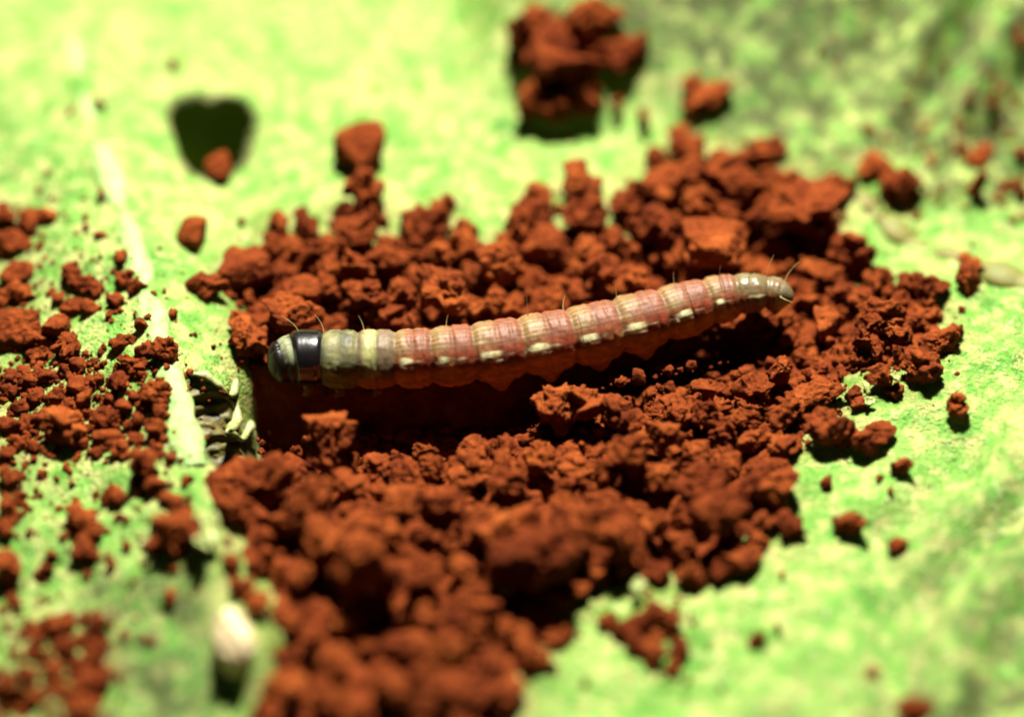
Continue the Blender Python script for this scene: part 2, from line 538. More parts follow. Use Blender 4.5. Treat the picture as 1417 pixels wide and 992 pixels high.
def build_blade():
    xs = np.arange(-10.5, 10.51, 0.052); ys = np.arange(-8.6, 12.6, 0.062)
    X, Y = np.meshgrid(xs, ys)
    Z = H_leaf(X, Y)
    wear = np.zeros(X.shape)
    keep = np.ones(X.shape, bool)
    for poly, wd in ((HOLE_HEART, 12.0), (HOLE_TORN, 7.0)):
        for it in range(2):
            px, py = to_px(X, Y, Z)
            sd, near = poly_sdf(px, py, poly)
            snap = np.abs(sd) < 4.2
            if it == 0:
                q = at(near[snap][:, 0], near[snap][:, 1], Z[snap])
                X[snap] = q[:, 0]; Y[snap] = q[:, 1]
        keep &= ~(sd > 1.2)
        wear = np.maximum(wear, 0.85 * sstep(-wd, -1.0, sd + 3 * fbm(np.stack([X, Y, 0 * X], -1) * 3, 2, 4)))
    ny, nx = X.shape
    idx = np.arange(nx * ny).reshape(ny, nx)
    F = np.stack([idx[:-1, :-1], idx[:-1, 1:], idx[1:, 1:], idx[1:, :-1]], -1).reshape(-1, 4)
    F = F[keep.ravel()[F].all(axis=1)]
    me = mesh_from('blade', np.stack([X, Y, Z], -1).reshape(-1, 3), F, [M_LEAF])
    a = me.attributes.new('wear', 'FLOAT', 'POINT')
    a.data.foreach_set('value', wear.ravel().astype(np.float32))
    px, py = to_px(X, Y, Z)
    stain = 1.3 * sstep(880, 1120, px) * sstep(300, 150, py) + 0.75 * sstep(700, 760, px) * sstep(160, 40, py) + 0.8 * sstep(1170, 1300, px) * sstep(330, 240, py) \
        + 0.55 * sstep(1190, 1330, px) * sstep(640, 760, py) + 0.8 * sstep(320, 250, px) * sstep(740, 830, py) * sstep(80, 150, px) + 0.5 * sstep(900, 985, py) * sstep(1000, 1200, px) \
        + 0.35 * sstep(110, 20, px) * sstep(60, 300, py) + 0.08  # staining plus painted shade of the curled back and sagging parts
    dust = np.zeros(X.shape)
    for poly in (HEAP, LEFTP, BOTL):
        sd, _ = poly_sdf(px, py, poly)
        dust = np.maximum(dust, np.exp(np.minimum(sd + 14 * fbm(np.stack([X, Y, 0 * X], -1) * 2.2, 3, 55), 0) / 13.0))
    a = me.attributes.new('dust', 'FLOAT', 'POINT')
    a.data.foreach_set('value', (0.75 * dust).ravel().astype(np.float32))
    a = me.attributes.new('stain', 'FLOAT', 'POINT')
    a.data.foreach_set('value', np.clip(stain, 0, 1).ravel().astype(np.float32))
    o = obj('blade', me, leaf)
    md = o.modifiers.new('thickness', 'SOLIDIFY')
    md.thickness = 0.06
    md.offset = -1
    md.use_rim_only = True
    return o
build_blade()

def ribbon_rib(name, pts, r0, r1, m, lift=0.0, n=90, wob=0.15, seed=0):
    """a half-sunk tapered rib that follows the blade"""
    pts = np.array(pts, float)
    seg = np.concatenate([[0], np.cumsum(np.linalg.norm(np.diff(pts, axis=0), axis=1))])
    t = np.linspace(0, seg[-1], n)
    px = np.interp(t, seg, pts[:, 0]); py = np.interp(t, seg, pts[:, 1])
    k = np.ones(9) / 9
    px[4:-4] = np.convolve(px, k, 'valid'); py[4:-4] = np.convolve(py, k, 'valid')
    P = at(px, py, np.zeros(n))
    P[:, 2] = H_leaf(P[:, 0], P[:, 1]) + lift
    T = np.gradient(P, axis=0); T /= np.linalg.norm(T, axis=1)[:, None]
    B = np.cross(T, [0, 0, 1]); B /= np.linalg.norm(B, axis=1)[:, None]
    Nn = np.cross(B, T)
    R = np.linspace(r0, r1, n) * (1 + wob * fbm(np.stack([t / 40.0, 0 * t + seed, 0 * t], -1), 2, seed))
    na = 14
    th = np.linspace(0, 2 * np.pi, na, endpoint=False)
    V = P[:, None, :] + R[:, None, None] * (np.cos(th)[None, :, None] * B[:, None, :] + 0.55 * np.sin(th)[None, :, None] * Nn[:, None, :])
    i = np.arange(n * na).reshape(n, na)
    F = np.stack([i[:-1], np.roll(i[:-1], -1, 1), np.roll(i[1:], -1, 1), i[1:]], -1).reshape(-1, 4)
    return obj(name, mesh_from(name, V.reshape(-1, 3), F, [m]), leaf)

ribbon_rib('midrib', MIDRIB[:-2] + [(268, 668)], 0.10, 0.19, M_RIB, -0.065, wob=0.55, seed=1)
for k, v in enumerate(VEINS):
    ribbon_rib('vein', v, (0.17, 0.11, 0.05)[k], (0.15, 0.07, 0.04)[k], M_VEIN, -0.055, wob=0.6, seed=k + 3)

def torn_rim():
    pts = np.array([(262, 516), (284, 519), (304, 533), (322, 550), (332, 566), (327, 584), (316, 597), (330, 604), (350, 614), (372, 634), (396, 640)], float)
    seg = np.concatenate([[0], np.cumsum(np.linalg.norm(np.diff(pts, axis=0), axis=1))])
    n = 70
    t = np.linspace(0, seg[-1], n)
    px = np.interp(t, seg, pts[:, 0]); py = np.interp(t, seg, pts[:, 1])
    P = at(px, py, np.zeros(n)); P[:, 2] = H_leaf(P[:, 0], P[:, 1]) + 0.03
    for it in range(3):
        P = at(px, py, P[:, 2]); P[:, 2] = H_leaf(P[:, 0], P[:, 1]) + 0.04
    T = np.gradient(P, axis=0); T /= np.linalg.norm(T, axis=1)[:, None]
    B = np.cross(T, [0, 0, 1.0]); Nn = np.cross(B, T)
    na = 12; th = np.linspace(0, 2 * np.pi, na, endpoint=False)
    R = 0.055 * (1 + 0.55 * fbm(np.stack([t / 9.0, 0 * t, 0 * t], -1), 3, 14)) * np.interp(t / t[-1], [0, 0.1, 0.7, 0.9, 1], [0.5, 1, 1.2, 1.0, 0.2])
    V = P[:, None] + R[:, None, None] * (np.cos(th)[None, :, None] * B[:, None] + 0.8 * np.sin(th)[None, :, None] * Nn[:, None])
    i = np.arange(n * na).reshape(n, na)
    F = np.stack([i[:-1], np.roll(i[:-1], -1, 1), np.roll(i[1:], -1, 1), i[1:]], -1).reshape(-1, 4)
    o = obj('torn_rim', mesh_from('torn_rim', V.reshape(-1, 3), F, [M_RIM]), leaf)
    o['label'] = 'pale curled rim of the torn hole beside the midrib'
    # withered brown lining inside the hole, with ridges
    u = np.linspace(0, 1, 60); v = np.linspace(0, 1, 60)
    Uu, Vv = np.meshgrid(u, v)
    px = 252 + Uu * 105; py = 508 + Vv * 150
    z = 0.42 - 0.35 * Uu - 0.85 * Vv + 0.02 * np.sin(Vv * 46 + 2.5 * np.sin(Uu * 3.5) + 5 * Uu) * sstep(0, 0.15, Vv) + 0.06 * fbm(np.stack([Uu * 3, Vv * 9, 0 * Uu], -1), 3, 5)
    Q = at(px, py, z)
    i = np.arange(3600).reshape(60, 60)
    F = np.stack([i[:-1, :-1], i[:-1, 1:], i[1:, 1:], i[1:, :-1]], -1).reshape(-1, 4)
    hz = H_leaf(Q[..., 0], Q[..., 1]); Q[..., 2] = np.minimum(Q[..., 2], hz - 0.09)
    o = obj('withered_lining', mesh_from('withered_lining', Q.reshape(-1, 3), F, [M_FIBRE]), leaf)
    o['label'] = 'dark brown ridged lining inside the torn hole'
torn_rim()

# ------------------------------------------------------------------ loose soil under the clods (nobody could count it)
def loose_soil(extra):
    xs = np.arange(-5.2, 6.6, 0.052); ys = np.arange(-8.6, 5.2, 0.06)
    X, Y = np.meshgrid(xs, ys)
    b = bed_h(X, Y)
    Z = H_leaf(X, Y) + b
    ny, nx = X.shape
    idx = np.arange(nx * ny).reshape(ny, nx)
    F = np.stack([idx[:-1, :-1], idx[:-1, 1:], idx[1:, 1:], idx[1:, :-1]], -1).reshape(-1, 4)
    F = F[(b.ravel()[F] > -0.1).any(axis=1)]
    bedV = np.stack([X, Y, Z], -1).reshape(-1, 3)
    tri = np.concatenate([F[:, [0, 1, 2]], F[:, [0, 2, 3]]])
    Vs = [bedV]; Fs = [tri]; base = len(bedV)
    shapes = [clod_shape(2, k, 500 + i) for i, k in enumerate(['crumb', 'lump', 'block', 'crumb', 'block'])]
    tiny = [clod_shape(1, k, 540 + i) for i, k in enumerate(['crumb', 'block', 'lump'])]
    r = RNG
    pts = []
    def scatter(poly, n, lo, hi, inset):
        P = np.array(poly); x0, y0 = P.min(0); x1, y1 = P.max(0)
        cx = r.uniform(x0, x1, n * 4); cy = r.uniform(y0, min(y1, 1020), n * 4)
        sd, _ = poly_sdf(cx, cy, poly)
        ok = np.where(sd > inset)[0][:n]
        for k in ok:
            pts.append((cx[k], cy[k], lo + (hi - lo) * r.random() ** 2.2))
    scatter([p for p in HEAP if p[1] < 690] , 1300, 5, 20, 14)
    scatter(HEAP, 350, 8, 24, 6)
    scatter(HEAP, 160, 4, 11, -8)
    scatter(LEFTP, 260, 5, 17, 0)
    scatter(BOTL, 150, 6, 20, 0)
    scatter([(70, 330), (210, 340), (250, 480), (240, 500), (120, 500), (60, 440)], 45, 3, 10, 0)
    scatter([(1030, 330), (1190, 330), (1330, 430), (1310, 520), (1130, 560), (1040, 470)], 220, 4, 13, 0)
    scatter([(470, 590), (740, 590), (740, 690), (470, 690)], 160, 4, 13, 0)
    scatter([(0, 640), (110, 640), (290, 700), (280, 780), (130, 800), (60, 850), (0, 850)], 70, 4, 14, 0)
    scatter([(1110, 600), (1340, 540), (1340, 640), (1180, 760), (1110, 740)], 16, 3, 7, 0)
    def spill(poly, n, lo, hi, reach):
        P = np.array(poly); x0, y0 = P.min(0) - 70; x1, y1 = P.max(0) + 70
        cx = r.uniform(x0, x1, n * 6); cy = r.uniform(y0, min(y1, 1030), n * 6)
        sd, _ = poly_sdf(cx, cy, poly)
        wob = 16 * vnoise(np.stack([cx / 45.0, cy / 45.0, 0 * cx], -1), 91)
        ok = np.where(r.random(n * 6) < np.where(sd + wob > 0, 0.8, np.exp(np.minimum(sd + wob, 0) / reach)))[0][:n]
        for k in ok:
            pts.append((cx[k], cy[k], lo + (hi - lo) * r.random() ** 2.5))
    spill(LEFTP, 620, 3, 15, 22)
    spill(BOTL, 260, 3, 15, 18)
    spill([(70, 350), (110, 340), (200, 370), (205, 420), (150, 440), (80, 430)], 150, 3, 11, 22)
    spill([(0, 290), (75, 290), (70, 340), (40, 420), (60, 480), (120, 490), (0, 520)], 200, 3, 14, 18)
    spill([(0, 650), (40, 650), (110, 700), (150, 720), (240, 690), (290, 740), (240, 780), (110, 790), (0, 850)], 220, 3, 13, 20)
    spill([(1185, 210), (1280, 220), (1290, 290), (1210, 280)], 90, 4, 14, 22)
    spill([(1320, 190), (1400, 120), (1417, 290), (1340, 290)], 110, 4, 16, 24)
    spill([(1150, 60), (1400, 40), (1417, 330), (1300, 300), (1180, 190)], 90, 4, 12, 20)
    wall = [(c[0], c[1] + q) for q in (44, 54, 66, 80) for c in CATX if 440 < c[0] < 1000]
    for a_, b_ in wall:
        for q in range(9):
            pts.append((a_ + r.uniform(-32, 32), b_ + r.uniform(-8, 8), r.uniform(5, 17)))
    spill([(840, 850), (950, 840), (960, 920), (900, 930)], 70, 3, 13, 18)
    spill([p for p in HEAP if p[1] < 690], 420, 3, 9, 14)
    P = np.array([(a, b_) for a, b_, s in pts])
    G = at(P[:, 0], P[:, 1], np.zeros(len(P)))
    for it in range(3):
        z = H_top(G[:, 0], G[:, 1])
        G = at(P[:, 0], P[:, 1], z)
    for k, (a, b_, s) in enumerate(pts):
        V, Fc = shapes[k % 5] if s > 7 else tiny[k % 3]
        R = Matrix.Rotation(r.random() * 6.28, 3, 'Z') @ Matrix.Rotation(r.random() * 6.28, 3, 'X')
        rad = s * U * 0.5
        W = (V * (r.uniform(0.75, 1.25, 3) * rad)) @ np.array(R).T + G[k] + np.array([0, 0, rad * 0.35])
        Vs.append(W); Fs.append(Fc + base); base += len(W)
    for W, Fc in extra:
        Vs.append(W); Fs.append(Fc + base); base += len(W)
    me = mesh_from('loose_soil', np.concatenate(Vs), np.concatenate(Fs), [M_FINE])
    obj('loose_soil', me, label='fine crumbled red brown soil lying between the bigger clods on the leaf', cat='soil', kind='stuff')

# ------------------------------------------------------------------ caterpillar
SEG = [366, 391, 405, 447, 496, 548, 598, 655, 722, 790, 855, 917, 980, 1021, 1060, 1100]
def caterpillar():
    c = np.array(CATX, float)
    n = 760
    # arc parameter by photograph x
    kx = c[:, 0]
    tt = np.linspace(0, 1, n)
    X = kx[0] + (kx[-1] - kx[0]) * tt
    def smooth(v):
        y = np.interp(X, kx, v)
        k = np.hanning(41); k /= k.sum()
        z = np.convolve(np.pad(y, 20, mode='reflect', reflect_type='odd'), k, 'valid')
        return z
    py = smooth(c[:, 1]); R = np.interp(X, kx, c[:, 2]); k = np.hanning(23); k /= k.sum()
    R = np.convolve(np.pad(R, 11, mode='edge'), k, 'valid')
    R = R * U
    e = np.clip((X - X[0]) / 16.0, 0, 1); R = R * np.sqrt(np.clip(1 - (1 - e) ** 2, 0.0004, 1))
    e = np.clip((X[-1] - X) / 22.0, 0, 1); R = R * np.sqrt(np.clip(1 - (1 - e) ** 2, 0.0004, 1))
    z = np.interp(X, [366, 400, 450, 600, 800, 950, 1040, 1100], [0.38, 0.40, 0.40, 0.44, 0.48, 0.58, 0.70, 0.68])
    P = at(X, py, z)
    T = np.gradient(P, axis=0); T /= np.linalg.norm(T, axis=1)[:, None]
    B = np.cross(T, [0, 0, 1.0]); B /= np.linalg.norm(B, axis=1)[:, None]       # towards the viewer's side
    Nn = np.cross(B, T)
    na = 144
    th = np.linspace(-np.pi, np.pi, na, endpoint=False)
    seg = np.array(SEG, float)
    si = np.clip(np.searchsorted(seg, X, 'right') - 1, 0, len(seg) - 2)
    u = (X - seg[si]) / (seg[si + 1] - seg[si])
    TH, Uu = np.meshgrid(th, u); SI = np.repeat(si[:, None], na, 1); XX = np.repeat(X[:, None], na, 1)
    body = (SI >= 3)
    abd = (SI >= 5) & (SI <= 12)
    # ring folds
    edge = np.minimum(Uu, 1 - Uu) * (seg[SI + 1] - seg[SI])
    fac = 1 - np.where(body, 0.085, 0.05) * np.exp(-(edge / 5.0) ** 2)
    fac = fac - np.where(body, 0.045, 0) * np.exp(-((Uu - 0.50) / 0.055) ** 2) * (0.5 + 0.5 * np.cos(TH * 0.7))
    fac = fac - np.where(abd, 0.022, 0) * np.exp(-((Uu - 0.76) / 0.04) ** 2)
    fac = fac + np.where(body, 0.035, 0) * np.sin(np.pi * Uu)
    # soft folds along the side and prolegs below
    side = np.abs(TH)
    fac = fac - 0.035 * np.exp(-((side - 1.75) / 0.10) ** 2) * body
    fac = fac + np.where(abd, 0.11, 0.03 * body) * np.exp(-((side - 2.15) / 0.35) ** 2) * np.sin(np.pi * Uu) ** 1.5
    pro = np.isin(SI, [7, 8, 9, 10, 14])
    fac = fac + np.where(pro, 0.42, 0) * np.exp(-((side - 2.62) / 0.20) ** 2) * np.exp(-((Uu - 0.5) / 0.20) ** 2)
    # shield plate slightly proud, head narrower with two lobes
    sh = (SI == 2)
    fac = fac + np.where(sh, 0.04, 0) * sstep(0.0, 0.12, Uu) * sstep(1.0, 0.88, Uu) * sstep(1.9, 1.6, side)
    hd = (SI == 0)
    fac = fac - np.where(hd, 0.10, 0) * np.exp(-(TH / 0.12) ** 2)
    P3 = np.stack([XX / 16.0, np.cos(TH) * 2.4, np.sin(TH) * 2.4], -1)
    fac = fac + np.where(body, 0.016, 0.004) * fbm(P3 * 1.4, 3, 61)
    fac = fac + np.where(body, 0.008, 0) * np.sin(XX * 0.62 + 1.8 * fbm(P3 * 0.7, 2, 66)) * (0.6 + 0.6 * vnoise(P3 * 0.8, 67))
    # tiny raised spots carry the hairs
    Rr = R[:, None] * fac
    V = P[:, None] + Rr[..., None] * (np.cos(TH)[..., None] * Nn[:, None] + np.sin(TH)[..., None] * B[:, None])
    i = np.arange(n * na).reshape(n, na)
    F = np.stack([i[:-1], i[1:], np.roll(i[1:], -1, 1), np.roll(i[:-1], -1, 1)], -1).reshape(-1, 4)
    V = V.reshape(-1, 3)

    # ---- colours of the skin
    def mixc(a, b, t):
        return a + (b - a) * t[..., None]
    col = np.zeros(TH.shape + (3,))
    cream = np.array([0.285, 0.225, 0.080]); pink = np.array([0.225, 0.090, 0.044]); line = np.array([0.110, 0.028, 0.012])
    maroon = np.array([0.235, 0.046, 0.018]); amber = np.array([0.62, 0.24, 0.032]); white = np.array([1.0, 1.0, 0.56])
    olive = np.array([0.22, 0.20, 0.05]); grey = np.array([0.170, 0.165, 0.068]); black = np.array([0.007, 0.005, 0.004])
    nz = fbm(P3 * 0.9, 3, 71); nz2 = fbm(P3 * 2.6, 3, 73); nz3 = fbm(P3 * np.array([0.5, 2.5, 2.5]), 3, 79)
    uw = Uu + 0.09 * nz
    # back: cream front half, pinkish rear half, long thin lines
    front = sstep(0.55, 0.22, uw) * 0.68
    back = mixc(np.broadcast_to(pink, col.shape), cream, front)
    for a in (-0.62, -0.40, -0.20, 0.0, 0.20, 0.38, 0.55):
        lw = np.exp(-((TH - a + 0.03 * nz3) / 0.050) ** 2)
        back = mixc(back, line, np.clip(0.85 * lw * (0.75 + 0.5 * nz2), 0, 1))
    back = back * (1 + 0.30 * nz2[..., None])
    # side below the line: maroon with pale patches
    low = mixc(np.broadcast_to(maroon, col.shape), amber, sstep(1.05, 1.45, side + 0.14 * nz))
    low = mixc(low, cream * 1.05, np.clip(0.5 * front * sstep(1.55, 1.0, side) + 0.25 * nz, 0, 0.6))
    low = low * (1 + 0.35 * nz2[..., None])
    def patch(u0, t0, du, dt, sharp=3.0):
        q = np.abs((uw - u0) / du) ** sharp + np.abs((side + 0.04 * nz2 - t0) / dt) ** sharp
        return sstep(1.25, 0.75, q)
    spot = patch(0.27, 0.92, 0.17, 0.11) * abd
    spot = np.maximum(spot, 0.75 * patch(0.10, 1.08, 0.06, 0.12) * abd)
    spot = np.maximum(spot, 0.55 * patch(0.36, 1.16, 0.11, 0.05) * abd)
    spot = np.maximum(spot, 0.45 * patch(0.60, 0.95, 0.07, 0.05) * abd)
    col = mixc(back, low, sstep(0.62, 0.72, side + 0.05 * nz))
    dk = np.exp(-((side - 0.675) / 0.05) ** 2) * abd
    col = mixc(col, maroon * 0.8, 0.6 * dk)
    col = mixc(col, white, spot * np.clip(0.9 + 0.35 * nz2, 0.4, 1.0))
    # first body rings
    t2 = (SI == 3); t3 = (SI == 4); ta = (SI == 5)
    g2 = mixc(np.broadcast_to(grey, col.shape), olive, sstep(0.9, 1.35, side))
    g2 = mixc(g2, np.array([0.36, 0.40, 0.22]), np.clip(0.9 * patch(0.50, 0.95, 0.11, 0.09, 2) + 0.8 * patch(0.35, 1.35, 0.13, 0.12, 2) + 0.5 * patch(0.25, 0.55, 0.10, 0.14, 2), 0, 1))
    g2 = mixc(g2, black * 3, 0.6 * np.exp(-((Uu - 0.66) / 0.06) ** 2) * sstep(1.5, 0.8, side))
    g2 = mixc(g2, np.array([0.045, 0.05, 0.03]), np.clip(0.9 * sstep(0.05, 0.45, nz) * sstep(1.6, 1.2, side), 0, 1) * 0.7)
    col = np.where(t2[..., None], g2 * (1 + 0.45 * nz2[..., None]), col)
    g3 = mixc(np.broadcast_to(np.array([0.15, 0.105, 0.055]), col.shape), np.array([0.30, 0.31, 0.115]), sstep(0.22, 0.10, np.abs(Uu - 0.34)) * sstep(1.75, 1.45, side))
    g3 = mixc(g3, amber * 0.7, sstep(1.4, 1.7, side))
    g3 = mixc(g3, np.array([0.42, 0.42, 0.15]), patch(0.42, 1.35, 0.15, 0.10, 2))
    col = np.where(t3[..., None], g3 * (1 + 0.25 * nz2[..., None]), col)
    # last rings greyer
    tail = sstep(1000, 1040, XX)
    gt = mixc(np.broadcast_to(np.array([0.130, 0.115, 0.045]), col.shape), maroon, sstep(0.75, 1.0, side) * 0.7)
    gt = mixc(gt, np.array([0.20, 0.21, 0.12]), np.clip(0.7 * nz + 0.2, 0, 1))
    gt = mixc(gt, maroon * 0.5, np.clip(0.9 * sstep(0.0, 0.4, nz2) , 0, 1) * 0.7)
    gt = mixc(gt, white, 0.8 * patch(0.6, 0.98, 0.25, 0.10) * (SI == 13))
    gt = mixc(gt, np.array([0.30, 0.25, 0.03]), sstep(1072, 1085, XX) * sstep(0.9, 1.2, side))
    col = mixc(col, gt, 0.85 * tail)
    # head, neck fold and shield
    neck = (SI == 1)
    gn = mixc(np.broadcast_to(np.array([0.26, 0.29, 0.16]), col.shape), black * 2, sstep(0.75, 1.0, side + 0.15 * nz2))
    gn = mixc(gn, black * 2, 0.8 * sstep(0.25, 0.5, nz2))
    col = np.where(neck[..., None], gn, col)
    sc_ = mixc(np.broadcast_to(black, col.shape), olive * 0.5, sstep(1.85, 2.1, side))
    col = np.where(sh[..., None], sc_, col)
    gh = mixc(np.broadcast_to(black * 1.2, col.shape), np.array([0.022, 0.010, 0.005]), sstep(0.9, 1.6, side))
    col = np.where(hd[..., None], gh, col)
    col = np.clip(col * 0.62, 0.003, 0.75)
    k9 = np.hanning(15)[1:-1]; k9 /= k9.sum()
    pad = np.pad(col, ((6, 6), (0, 0), (0, 0)), mode='edge')
    soft = sum(k9[q] * pad[q:q + len(col)] for q in range(13))
    keepd = (sh | hd)[..., None]
    col = np.where(keepd, col, soft)
    rough = np.where(sh, 0.3, np.where(hd, 0.4, 0.52)) + np.where(neck, -0.12, 0) - 0.14 * tail
    rough = np.clip(rough, 0.1, 0.6)
    cols = [np.concatenate([col.reshape(-1, 3), np.ones((n * na, 1))], 1)]
    rgh = [rough.ravel()]
    shell = [np.where(sh, 1.0, np.where(neck, 0.2, np.where(hd, 0.10, 0.0))).ravel() + 0.10 * tail.ravel()]
    Vs = [V]; Fs = [F]; base = len(V)
    # jointed true legs, both sides, and jaws: tapered tubes rooted in the body
    def limb(pts, rad, c):
        nonlocal base
        pts = np.array(pts); m = 14; k = 10
        s = np.linspace(0, 1, m); q = np.stack([np.interp(s, np.linspace(0, 1, len(pts)), pts[:, j]) for j in range(3)], -1)
        rr = np.interp(s, np.linspace(0, 1, len(rad)), rad)
        t = np.gradient(q, axis=0); t /= np.linalg.norm(t, axis=1)[:, None]
        a = np.cross(t, [0.3, 0.2, 1.0]); a /= np.linalg.norm(a, axis=1)[:, None]; b = np.cross(t, a)
        ph = np.linspace(0, 2 * np.pi, k, endpoint=False)
        W = q[:, None] + rr[:, None, None] * (np.cos(ph)[None, :, None] * a[:, None] + np.sin(ph)[None, :, None] * b[:, None])
        ii = np.arange(m * k).reshape(m, k) + base
        Fs.append(np.stack([ii[:-1], np.roll(ii[:-1], -1, 1), np.roll(ii[1:], -1, 1), ii[1:]], -1).reshape(-1, 4))
        Vs.append(W.reshape(-1, 3)); base += m * k
        cols.append(np.tile(np.array([*c, 1.0]), (m * k, 1))); rgh.append(np.full(m * k, 0.3)); shell.append(np.zeros(m * k))
    for x0 in (428, 472, 522):
        j = int(np.argmin(abs(X - x0)))
        for s in (1, -1):
            root = P[j] + R[j] * (0.62 * s * B[j] - 0.62 * Nn[j])
            limb([root, root + 0.10 * (0.8 * s * B[j] - 0.9 * Nn[j]), root + np.array([-0.05, 0, 0]) + 0.15 * (0.5 * s * B[j] - 1.0 * Nn[j]),
                  root + np.array([-0.09, 0, 0]) + 0.17 * (0.2 * s * B[j] - 1.2 * Nn[j])], [0.09, 0.065, 0.04, 0.015], (0.10, 0.06, 0.016))
    me = mesh_from('caterpillar', np.concatenate(Vs), np.concatenate(Fs))
    ca = me.color_attributes.new('skin', 'FLOAT_COLOR', 'POINT')
    ca.data.foreach_set('color', np.concatenate(cols).astype(np.float32).ravel())
    ra = me.attributes.new('gloss', 'FLOAT', 'POINT')
    ra.data.foreach_set('value', np.concatenate(rgh).astype(np.float32))
    sa = me.attributes.new('shell', 'FLOAT', 'POINT')
    sa.data.foreach_set('value', np.concatenate(shell).astype(np.float32))
    m, nt, b, out = mat('caterpillar_skin')
    a3 = N(nt, 'ShaderNodeAttribute'); a3.attribute_name = 'shell'
    nt.links.new(a3.outputs['Fac'], b.inputs['Coat Weight'])
    b.inputs['Coat Roughness'].default_value = 0.16
    b.inputs['Coat IOR'].default_value = 1.8
    a1 = N(nt, 'ShaderNodeAttribute'); a1.attribute_name = 'skin'
    a2 = N(nt, 'ShaderNodeAttribute'); a2.attribute_name = 'gloss'
    tc = N(nt, 'ShaderNodeTexCoord')
    no = N(nt, 'ShaderNodeTexNoise', Scale=26.0, Detail=3.0, Roughness=0.6)
    nt.links.new(tc.outputs['Object'], no.inputs['Vector'])
    mul = ramp(nt, no.outputs['Fac'], [(0.3, (0.78, 0.75, 0.72)), (0.7, (1.15, 1.15, 1.15))])
    nt.links.new(mix(nt, 0.8, a1.outputs['Color'], mul.outputs[0], 'MULTIPLY'), b.inputs['Base Color'])
    nt.links.new(a2.outputs['Fac'], b.inputs['Roughness'])
    b.inputs['Specular IOR Level'].default_value = 0.2
    b.inputs['Subsurface Weight'].default_value = 0.6
    b.inputs['Subsurface Radius'].default_value = (0.30, 0.11, 0.04)
    b.inputs['Subsurface Scale'].default_value = 1.0
    bp = N(nt, 'ShaderNodeBump', Strength=0.25, Distance=0.02)
    nt.links.new(no.outputs['Fac'], bp.inputs['Height']); nt.links.new(bp.outputs[0], b.inputs['Normal'])
    me.materials.append(m)
    o = obj('caterpillar', me, label='striped cream and maroon caterpillar with glossy black head crawling over the soil', cat='caterpillar')
    # hairs
    def hair(x0, theta, L, lean, r=0.0065):
        j = int(np.argmin(abs(X - x0)))
        d = math.cos(theta) * Nn[j] + math.sin(theta) * B[j]
        root = P[j] + R[j] * 0.93 * d
        m_ = 9; s = np.linspace(0, 1, m_)
        q = root + np.outer(s * L, d) + np.outer((s ** 2) * L * lean, T[j])
        rr = r * (1 - 0.8 * s)
        a = np.cross(d, T[j]); b_ = T[j]; k = 6
        ph = np.linspace(0, 2 * np.pi, k, endpoint=False)
        W = q[:, None] + rr[:, None, None] * (np.cos(ph)[None, :, None] * a + np.sin(ph)[None, :, None] * b_)
        ii = np.arange(m_ * k).reshape(m_, k)
        Fh = np.stack([ii[:-1], np.roll(ii[:-1], -1, 1), np.roll(ii[1:], -1, 1), ii[1:]], -1).reshape(-1, 4)
        obj('hair', mesh_from('hair', W.reshape(-1, 3), Fh, [M_HAIR]), o)
    for x0, th_, L, lean in ((735, -0.45, 0.42, 0.05), (448, -0.55, 0.26, -0.5), (505, -0.6, 0.25, -0.3), (786, -0.7, 0.22, 0.3), (860, -0.5, 0.25, 0.1),
                             (1060, -0.4, 0.34, 0.2), (1082, -0.5, 0.36, 0.4), (1084, 0.9, 0.34, 0.7), (620, -0.6, 0.2, 0.2), (940, -0.5, 0.22, 0.15),
                             (415, -0.4, 0.28, -0.8), (1000, -0.3, 0.22, 0.2)):
        hair(x0, th_, L, lean)
    return o
caterpillar()

# ------------------------------------------------------------------ soil clods
PROTO = {}
def proto(kind, level, k):
    key = (kind, level, k)
    if key not in PROTO:
        V, F = clod_shape(level, kind, 40 + 13 * k + level * 101 + {'crumb': 0, 'lump': 1000, 'block': 2000}[kind])
        PROTO[key] = mesh_from('soil_clod', V, F, [M_SOIL])
    return PROTO[key]

WORD = {'crumb': 'crumbly', 'lump': 'rounded', 'block': 'blocky'}
def zone(px, py):
    ax = np.interp(px, [c[0] for c in CATX], [c[1] for c in CATX])
    if px < 300 and py < 300: return 'by the heart-shaped hole in the leaf', 'clods by the heart-shaped hole'
    if py < 200 and 690 < px < 905: return 'in the separate clump beside the leaf fold', 'clump beside the leaf fold'
    if px > 1185 and py < 345: return "on the wrinkled leaf past the caterpillar's tail", 'clods on the wrinkled leaf'
    if px < 292 and py > 845 : return 'in the loose patch beside the pale pebble', 'clods beside the pale pebble'
    if px < 296: return "on the leaf across the midrib from the caterpillar's head", 'clods across the midrib'
    if py > 835 and 815 < px < 1100: return 'scattered on bare leaf at the foot of the heap', 'clods at the foot of the heap'
    if px > 1112 and py > 545: return 'lying alone on bare leaf beside the heap', 'lone clods on bare leaf'
    if px > 1040 and py < 560: return "heaped around the caterpillar's tail", "clods around the caterpillar's tail"
    if py < ax: return "heaped along the caterpillar's sunlit back", "clods along the caterpillar's back"
    if py < 655: return "in the bank along the caterpillar's shaded belly", "clods along the caterpillar's belly"
    return 'in the deep heap between bare leaf and pale pebble', 'clods of the deep heap'

